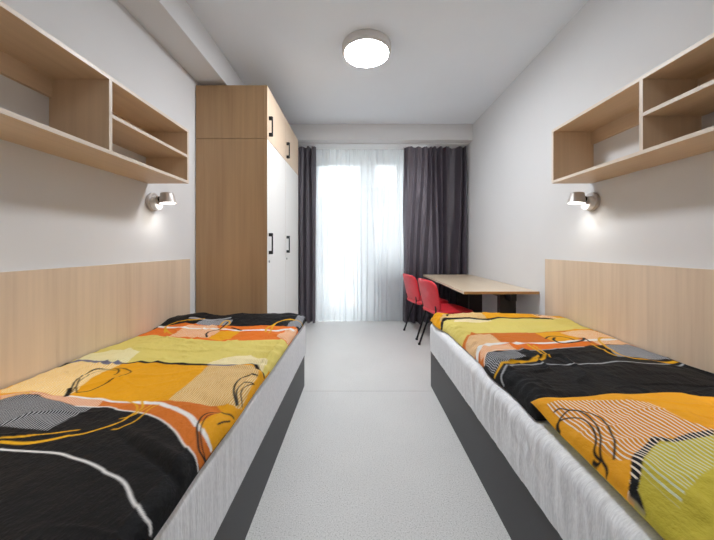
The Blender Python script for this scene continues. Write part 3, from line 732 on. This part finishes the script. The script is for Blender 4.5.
# ------------------------------------------------------------------ wall shelves
def wall_shelf(side, label):
    t = .018
    zb, zt = 1.530, 1.892
    y0, y1, ym = .75, 2.035, 1.392
    if side < 0: xw, xf, fr = XL, -1.147, '+x'
    else: xw, xf, fr = XR, 1.313, '-x'
    xa, xb = min(xw, xf), max(xw, xf)
    r = thing('wall_shelf', ((xa + xb) / 2, (y0 + y1) / 2, zb), label, 'wall shelf', 'maple wall shelves over the beds')
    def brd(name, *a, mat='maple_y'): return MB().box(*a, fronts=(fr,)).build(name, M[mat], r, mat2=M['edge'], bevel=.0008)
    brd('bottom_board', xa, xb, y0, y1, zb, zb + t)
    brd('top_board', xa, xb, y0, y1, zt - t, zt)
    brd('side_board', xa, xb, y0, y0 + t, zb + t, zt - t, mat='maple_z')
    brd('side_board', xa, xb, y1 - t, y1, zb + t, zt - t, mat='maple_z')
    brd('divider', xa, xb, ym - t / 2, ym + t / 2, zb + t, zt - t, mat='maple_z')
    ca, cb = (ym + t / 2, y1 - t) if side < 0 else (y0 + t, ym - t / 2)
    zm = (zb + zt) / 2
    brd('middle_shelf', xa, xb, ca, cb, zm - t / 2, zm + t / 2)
    xr0, xr1 = (xw, xw + t) if side < 0 else (xw - t, xw)
    for (ya, yb) in ((y0 + t, ym - t / 2), (ym + t / 2, y1 - t)):
        MB().box(xr0, xr1, ya, yb, zt - t - .085, zt - t).build('back_rail', M['maple_y'], r)
wall_shelf(-1, 'open maple wall shelf mounted above the left bed')
wall_shelf(1, 'open maple wall shelf mounted above the right bed')

# ------------------------------------------------------------------ reading lamps
def wall_lamp(side, y, z, label, power):
    xw = XL if side < 0 else XR
    s = -side                                  # into the room
    r = thing('wall_lamp', (xw, y, z), label, 'wall lamp', 'nickel reading lamps')
    MB().lathe([(.060, 0), (.062, .006), (.062, .018), (.057, .023)], (xw + s * .001, y, z), (s, 0, 0), 36).build('wall_plate', M['nickel'], r, smooth=False)
    MB().lathe([(.050, .022), (.047, .052), (.041, .055)], (xw, y, z - .008), (s, 0, 0), 32).build('joint', M['white_plastic'], r)
    MB().lathe([(.020, .050), (.020, .066)], (xw, y, z + .018), (s, 0, 0), 20).build('swivel', M['black'], r)
    hx = xw + s * .106; hz = z + .060
    sh = MB().lathe([(.0, .0), (.036, .0), (.040, .004), (.053, .072), (.050, .072), (.046, .052), (.0, .052)], (hx, y, hz), (s * .10, 0, -1), 36, False, False)
    sh.build('lamp_shade', M['nickel'], r, smooth=False)
    MB().lathe([(.0485, .064), (.0485, .067)], (hx, y, hz), (s * .10, 0, -1), 32).build('diffuser', M['spot_glow'], r)
    ld = bpy.data.lights.new('reading_light', 'SPOT')
    ld.energy = power; ld.spot_size = math.radians(150); ld.spot_blend = .9; ld.shadow_soft_size = .03
    ld.color = (1.0, .95, .88)
    lo = bpy.data.objects.new('reading_light', ld); col.objects.link(lo); lo.parent = r
    lo.location = (s * .114, 0, .060 - .085)
    lo.rotation_euler = (0, s * math.radians(6), 0)
wall_lamp(-1, 2.07, 1.412, 'small nickel reading lamp under the far end of the left wall shelf', WALL_LAMP_POWER)
wall_lamp(-1, .66, 1.412, 'small nickel reading lamp at the head of the left bed, beside the viewer', BEDHEAD_LAMP_POWER)
wall_lamp(1, 2.02, 1.405, 'small nickel reading lamp under the far end of the right wall shelf', WALL_LAMP_POWER)
wall_lamp(1, .66, 1.405, 'small nickel reading lamp at the head of the right bed, beside the viewer', BEDHEAD_LAMP_POWER)

# ------------------------------------------------------------------ ceiling lamp
def ceiling_lamp(c, label, glow):
    r = thing('ceiling_lamp', (c[0], c[1], ZC - .10), label, 'ceiling lamp', 'flush ceiling lamps')
    MB().lathe([(.205, 0), (.207, .006), (.205, .050), (.198, .064), (.186, .068), (.184, .062)], (c[0], c[1], ZC), (0, 0, -1), 64, True, False).build('rim', M['lamp_body'], r, smooth=False)
    MB().lathe([(.185, .060), (.178, .068), (.150, .075), (.10, .080), (.05, .082), (.006, .083)], (c[0], c[1], ZC), (0, 0, -1), 64, False, True).build('diffuser', M[glow], r, smooth=True)
ceiling_lamp((.072, 2.535), 'round flush ceiling lamp with white diffuser between the two beds', 'lamp_glow')
ceiling_lamp((.072, -.55), 'round flush ceiling lamp added behind the viewer as unseen fill light', 'fill_glow')  # unseen lamp, added to brighten the camera end of the room

# ------------------------------------------------------------------ desk
def desk():
    x0, x1, y0, y1, zt = .922, XR - .004, 2.612, 4.238, .712
    r = thing('desk', ((x0 + x1) / 2, (y0 + y1) / 2, 0), 'long maple desk on black legs against the right wall', 'desk')
    MB().box(x0, x1, y0, y1, zt - .024, zt, fronts=('-y', '+y')).build('table_top', M['desk_top'], r, mat2=M['desk_edge'], bevel=.0015)
    MB().box(1.385, 1.435, y0 + .10, y1 - .06, zt - .10, zt - .0245).build('beam', M['black'], r)
    for yc in (2.85, 3.62, 4.06):
        l = MB().box(1.335, 1.487, yc - .03, yc + .03, .05, zt - .0245).build('leg', M['black_wood'], r, bevel=.002)
        MB().box(1.02, 1.56, yc - .032, yc + .032, .0, .05).build('foot', M['black'], l, bevel=.004)
desk()

# ------------------------------------------------------------------ chairs
def rounded_pad(w, h, th, r, bulge, n=18, nr=7):
    """rounded-rectangle pad in the uv plane; returns rings (u, v, depth) front and back"""
    ring = []
    for cx, cy, a0 in ((w / 2 - r, h / 2 - r, 0), (-w / 2 + r, h / 2 - r, 90), (-w / 2 + r, -h / 2 + r, 180), (w / 2 - r, -h / 2 + r, 270)):
        for k in range(n // 3 + 1):
            a = math.radians(a0 + 90 * k / (n // 3))
            ring.append((cx + r * math.cos(a), cy + r * math.sin(a)))
    return ring

def pad_mesh(w, h, th, r, curve):
    ring = rounded_pad(w, h, th, r, 0)
    layers = [(0.35, -th / 2), (0.70, -th / 2), (0.93, -th / 2), (0.985, -th * .36), (1.0, 0), (.985, th * .36), (.93, th / 2), (.70, th / 2), (.35, th / 2)]
    vs = []; fs = []
    m = len(ring)
    for s, d in layers:
        for (u, v) in ring: vs.append((u * s, v * s, d + curve(u * s, v * s)))
    for i in range(len(layers) - 1):
        for k in range(m):
            k2 = (k + 1) % m
            fs.append((i * m + k, i * m + k2, (i + 1) * m + k2, (i + 1) * m + k))
    for base, d in ((0, layers[0][1]), ((len(layers) - 1) * m, layers[-1][1])):
        c = len(vs); vs.append((0, 0, d + curve(0, 0)))
        for k in range(m): fs.append((base + k, base + (k + 1) % m, c))
    return vs, fs

def chair(loc, yaw, label):
    """local frame: +x is where the sitter looks, y across, origin on the floor under the seat"""
    r = thing('office_chair', loc, label, 'chair', 'red chairs at the desk')
    r['_local'] = 1
    r.rotation_euler = (0, 0, yaw)
    vs, fs = pad_mesh(.43, .43, .045, .085, lambda u, v: .05 * (u / .43) ** 2 * .6 - .03 * max(0, v / .43) ** 2)
    seat = MB()._add([(v + .02, u,   .425 + d) for u, v, d in vs], fs).build('seat', M['red'], r, smooth=True)
    # backrest: leaned back, its top curling towards the rear
    lean = math.radians(11)
    vs, fs = pad_mesh(.41, .335, .028, .085, lambda u, v: -.065 * (u / .42) ** 2 * 2 + .02 * max(0, (v + .02) / .36) ** 2 * 2)
    bk = []
    for u, v, d in vs:
        bx = -d * math.cos(lean) - v * math.sin(lean); bz = v * math.cos(lean) - d * math.sin(lean)
        bk.append((-.215 + bx, u, .595 + bz))
    MB()._add(bk, fs).build('backrest', M['red'], r, smooth=True)
    tr = .011
    for s in (-1, 1):
        MB().tube([(-.06, s * .195, .408), (-.13, s * .198, .22), (-.205, s * .205, .012)], tr).lathe([(.0, 0), (.015, 0), (.015, .02), (.0, .02)], (-.207, s * .205, 0.0), (0, 0, 1), 12, False, False).build('leg', M['black'], r, smooth=True)
        MB().tube([(.05, s * .195, .408), (.13, s * .198, .22), (.205, s * .205, .012)], tr).lathe([(.0, 0), (.015, 0), (.015, .02), (.0, .02)], (.207, s * .205, 0.0), (0, 0, 1), 12, False, False).build('leg', M['black'], r, smooth=True)
        MB().tube([(-.02, s * .15, .405), (-.16, s * .15, .405), (-.19, s * .15, .415), (-.185, s * .148, .455), (-.190, s * .146, .50)], .010).build('back_support', M['black'], r, smooth=True)
    MB().tube([(-.15, -.197, .405), (.16, -.197, .405)], .010).tube([(-.15, .197, .405), (.16, .197, .405)], .010).tube([(-.12, -.197, .405), (-.12, .197, .405)], .009).tube([(.14, -.197, .405), (.14, .197, .405)], .009).build('seat_frame', M['black'], r, smooth=True)
    return r
chair((.938, 3.225, 0), math.radians(13), 'red chair with black legs nearest the right bed')
chair((.855, 3.800, 0), math.radians(12), 'red chair with black legs nearest the window')

# ------------------------------------------------------------------ beds
def bed(side, xe, xw, ztop, label):
    y0, y1 = .36, 2.375
    s = 1 if side < 0 else -1
    r = thing('bed', ((xe + xw) / 2, (y0 + y1) / 2, 0), label, 'bed', 'single beds')
    xi = xe - s * .02
    def bx(name, xa, xb, ya, yb, za, zb): return MB().box(min(xa, xb), max(xa, xb), ya, yb, za, zb).build(name, M['bed_grey'], r, bevel=.0012)
    bx('side_board', xe, xi, y0, y1, 0, ztop)
    bx('foot_board', xi, xw, y1 - .02, y1, 0, ztop)
    bx('head_board', xi, xw, y0, y0 + .02, 0, ztop)
    bx('side_board', xw, xw + s * .02, y0 + .02, y1 - .02, 0, ztop)
    bx('bed_deck', xi, xw + s * .02, y0 + .02, y1 - .02, ztop - .03, ztop - .004)
bed(-1, -.424, -1.402, .266, 'dark grey bed base along the left wall')
bed(1, .576, 1.562, .290, 'dark grey bed base along the right wall')

def mattress(side, xe, xw, zb, label, seed):
    """padded slab under a fitted sheet; gathers run down the visible side"""
    y0, y1 = .362, 2.372
    s = 1 if side < 0 else -1                       # outwards (towards the aisle)
    r = .034 if side < 0 else .045
    H = MATT_TOP - zb
    # cross-section, arc length from the wall top corner over the aisle edge down to the bottom
    sec = []
    W = abs(xe - xw)
    for k in range(26): sec.append((W * k / 25 * (1 - r / W), 0.0, 0))
    for k in range(1, 9):
        a = math.pi / 2 * k / 8
        sec.append((W - r + r * math.sin(a), -r * (1 - math.cos(a)), k / 8))
    for k in range(1, 20): sec.append((W, -r - (H - r) * k / 19, 1))
    ny = 420
    ys = np.linspace(y0, y1, ny)
    S = np.array(sec)
    Yg, Cx = np.meshgrid(ys, S[:, 0], indexing='ij'); _, Cz = np.meshgrid(ys, S[:, 1], indexing='ij'); _, Sd = np.meshgrid(ys, S[:, 2], indexing='ij')
    depth = -Cz
    amp = .0035 if side < 0 else .015
    fold = ridged(Yg * 17 + depth * 3.5, depth * 3 + 2, seed) * .5 + .3 * np.sin(Yg * 85 + 6 * vnoise(Yg * 6, depth * 5, seed + 1) + depth * 9) + .35 * ridged(Yg * 34 + depth * 5, depth * 5, seed + 5)
    fold = fold * (0.55 + .5 * vnoise(Yg * 4, depth * 3, seed + 2))
    off = amp * fold * np.clip(Sd, 0, 1) * (0.35 + .65 * np.sin(np.clip(depth / H, 0, 1) * math.pi) ** .6)
    endr = np.clip(np.minimum((Yg - y0), (y1 - Yg)) / .03, 0, 1); inset = .014 * (1 - np.sqrt(1 - (1 - endr) ** 2))
    X = xw + s * (Cx + off - inset * (Cx > W * .6)); Z = MATT_TOP + Cz + (Sd < 1) * .3 * off - inset * (Sd < 1)
    P = np.stack([X, Yg, Z], -1)
    root = thing('mattress', ((xe + xw) / 2, (y0 + y1) / 2, zb), label, 'mattress', 'mattresses in grey sheets')
    mb = MB().grid(P)
    n = len(sec)
    # ends, wall side and underside
    b = len(mb.v)
    for i in (0, ny - 1):
        mb.v += [(xw, ys[i], zb)]
        mb.f.append(tuple([i * n + k for k in range(n)] + [b + (0 if i == 0 else 1)])); mb.fm.append(0)
    mb.f.append((0, (ny - 1) * n, b + 1, b)); mb.fm.append(0)
    mb.f.append((b, b + 1, (ny - 1) * n + n - 1, n - 1)); mb.fm.append(0)
    mb.build('padding', M['sheet'], root, smooth=True)
mattress(-1, -.411, -1.400, .268, 'mattress in pale grey sheet on the left bed', 61)
mattress(1, .566, 1.560, .292, 'mattress in wrinkled pale grey sheet on the right bed', 71)

# ------------------------------------------------------------------ printed bed linen
COL = {'black': (17, 17, 19), 'ink': (17, 16, 18), 'gold': (230, 162, 20), 'rust': (206, 112, 36), 'orange': (226, 116, 34),
       'yellow': (222, 204, 112), 'paleyellow': (230, 218, 160), 'paleyellow2': (240, 232, 190), 'tan': (214, 166, 92), 'cream2': (232, 208, 160),
       'palegold': (240, 196, 104), 'cream': (246, 226, 190), 'peach': (240, 206, 180), 'peachor': (228, 160, 104), 'peachrust': (214, 146, 104),
       'greyhatch': (112, 114, 120), 'lightgrey': (170, 172, 176), 'darkgrey': (40, 42, 45), 'white': (234, 232, 230), 'slate': (112, 112, 132),
       'goldline': (222, 166, 28), 'pilgold': (236, 164, 30), 'pilorange': (220, 142, 34), 'pilwhite': (236, 224, 206), 'pilwhite2': (206, 210, 178), 'olive': (196, 180, 62)}
COLL = {k: np.array(lin(v)) for k, v in COL.items()}

def seg_dist(U, V, pts, closed=False):
    best = np.full(U.shape, 9.0)
    n = len(pts)
    for i in range(n if closed else n - 1):
        (ax, ay), (bx, by) = pts[i], pts[(i + 1) % n]
        dx, dy = bx - ax, by - ay
        L = dx * dx + dy * dy
        t = np.clip(((U - ax) * dx + (V - ay) * dy) / L, 0, 1) if L > 1e-12 else 0.0
        best = np.minimum(best, np.hypot(U - ax - t * dx, V - ay - t * dy))
    return best

def inside(U, V, pts):
    r = np.zeros(U.shape, bool); n = len(pts)
    for i in range(n):
        (ax, ay), (bx, by) = pts[i], pts[(i + 1) % n]
        if ay == by: continue
        c = ((ay > V) != (by > V)) & (U < (bx - ax) * (V - ay) / (by - ay) + ax)
        r ^= c
    return r

def spline(pts, k=5):
    if len(pts) < 3: return pts
    out = []
    p = [pts[0]] + list(pts) + [pts[-1]]
    for i in range(1, len(p) - 2):
        p0, p1, p2, p3 = (np.array(q) for q in p[i - 1:i + 3])
        for j in range(k):
            t = j / k
            out.append(tuple(.5 * ((2 * p1) + (p2 - p0) * t + (2 * p0 - 5 * p1 + 4 * p2 - p3) * t * t + (3 * p1 - p0 - 3 * p2 + p3) * t ** 3)))
    out.append(tuple(pts[-1]))
    return out

def paint(U, V, ops, ground, stripe):
    for op in ops:
        if op[0] == 'fill':
            ground[:] = COLL[op[2]]; stripe[:] = COLL[op[3]]; continue
        pts = op[1]
        ln = spline(pts) if op[0] == 'line' else pts
        arr = np.array(ln); pad = .03
        m = (U > arr[:, 0].min() - pad) & (U < arr[:, 0].max() + pad) & (V > arr[:, 1].min() - pad) & (V < arr[:, 1].max() + pad)
        if not m.any(): continue
        u, v = U[m], V[m]
        soft = .0026
        if op[0] == 'poly':
            d = seg_dist(u, v, pts, True); ins = inside(u, v, pts)
            w = np.clip(.5 + np.where(ins, d, -d) / soft, 0, 1)[:, None]
            g, s = COLL[op[2]], COLL[op[3]]
        else:
            w = np.clip(.5 + (op[2] / 2 - seg_dist(u, v, ln)) / soft, 0, 1)[:, None]
            g = s = COLL[op[3]]
        ground[m] = ground[m] * (1 - w) + g * w
        stripe[m] = stripe[m] * (1 - w) + s * w

def linen(name, P, U, V, UP, VP, ops, base, mat, parent, extra=None):
    r, c = P.shape[:2]
    idx = np.arange(r * c).reshape(r, c)
    F = np.stack([idx[:-1, :-1], idx[:-1, 1:], idx[1:, 1:], idx[1:, :-1]], -1).reshape(-1, 4)
    me = bpy.data.meshes.new(name)
    loc = np.array(parent.location)
    me.from_pydata((P.reshape(-1, 3) - loc).tolist(), [], F.tolist())
    ground, stripe = base(UP.ravel(), VP.ravel())
    paint(UP.ravel(), VP.ravel(), ops, ground, stripe)
    for nm, arr in (('print_ground', ground), ('print_stripe', stripe)):
        at = me.color_attributes.new(nm, 'FLOAT_COLOR', 'POINT')
        at.data.foreach_set('color', np.concatenate([arr, np.ones((len(arr), 1))], 1).astype(np.float32).ravel())
    uvl = me.uv_layers.new(name='cloth')
    uv = np.stack([U.ravel(), V.ravel()], -1)
    li = np.zeros(len(me.loops), np.int32); me.loops.foreach_get('vertex_index', li)
    uvl.data.foreach_set('uv', uv[li].astype(np.float32).ravel())
    me.polygons.foreach_set('use_smooth', [True] * len(me.polygons))
    me.materials.append(mat)
    o = bpy.data.objects.new(name, me); col.objects.link(o); o.parent = parent
    return o

def bands(stops):
    def f(u, v):
        g = np.zeros((len(u), 3)); g[:] = COLL[stops[0][1]]
        for d, cname in stops[1:]: g[v > d] = COLL[cname]
        return g, g.copy()
    return f

def duvets():
    for side, ops, base, label in (
            ('left', PRINT_LEFT, bands([(0, 'black'), (1.04, 'rust'), (1.09, 'gold'), (1.375, 'yellow'), (1.74, 'orange'), (2.04, 'black')]), 'black, orange and yellow patterned duvet on the left bed'),
            ('right', PRINT_RIGHT, bands([(0, 'black'), (1.57, 'rust'), (1.88, 'yellow'), (2.24, 'gold')]), 'black, orange and yellow patterned duvet on the right bed')):
        A, D, P = duvet_shape(side)
        root = thing('duvet', (float(P[..., 0].mean()), 1.4, MATT_TOP), label, 'duvet', 'patterned duvets')
        o = linen('duvet_cover', P, A, D, A, D, ops, base, M['duvet_print'], root)
        # piped hem along the aisle edge
        k = 14
        j = int(np.argmax(A[0] > (0.93 if side == 'left' else .905)))
duvets()

def pillow():
    pp, q, top, bot = pillow_shape()
    root = thing('pillow', (1.02, .67, MATT_TOP), 'striped orange and olive pillow on the right bed', 'pillow')
    linen('pillow_front', top, pp, q, pp, q, PRINT_PILLOW, bands([(0, 'pilgold'), (.40, 'olive')]), M['pillow_print'], root)
    b = bot[::3, ::3][:, ::-1]; bb = MB().grid(b); bb.build('pillow_back', plain('olive_pillow_back', COL['olive'], .65), root, smooth=True, fix=False)
pillow()
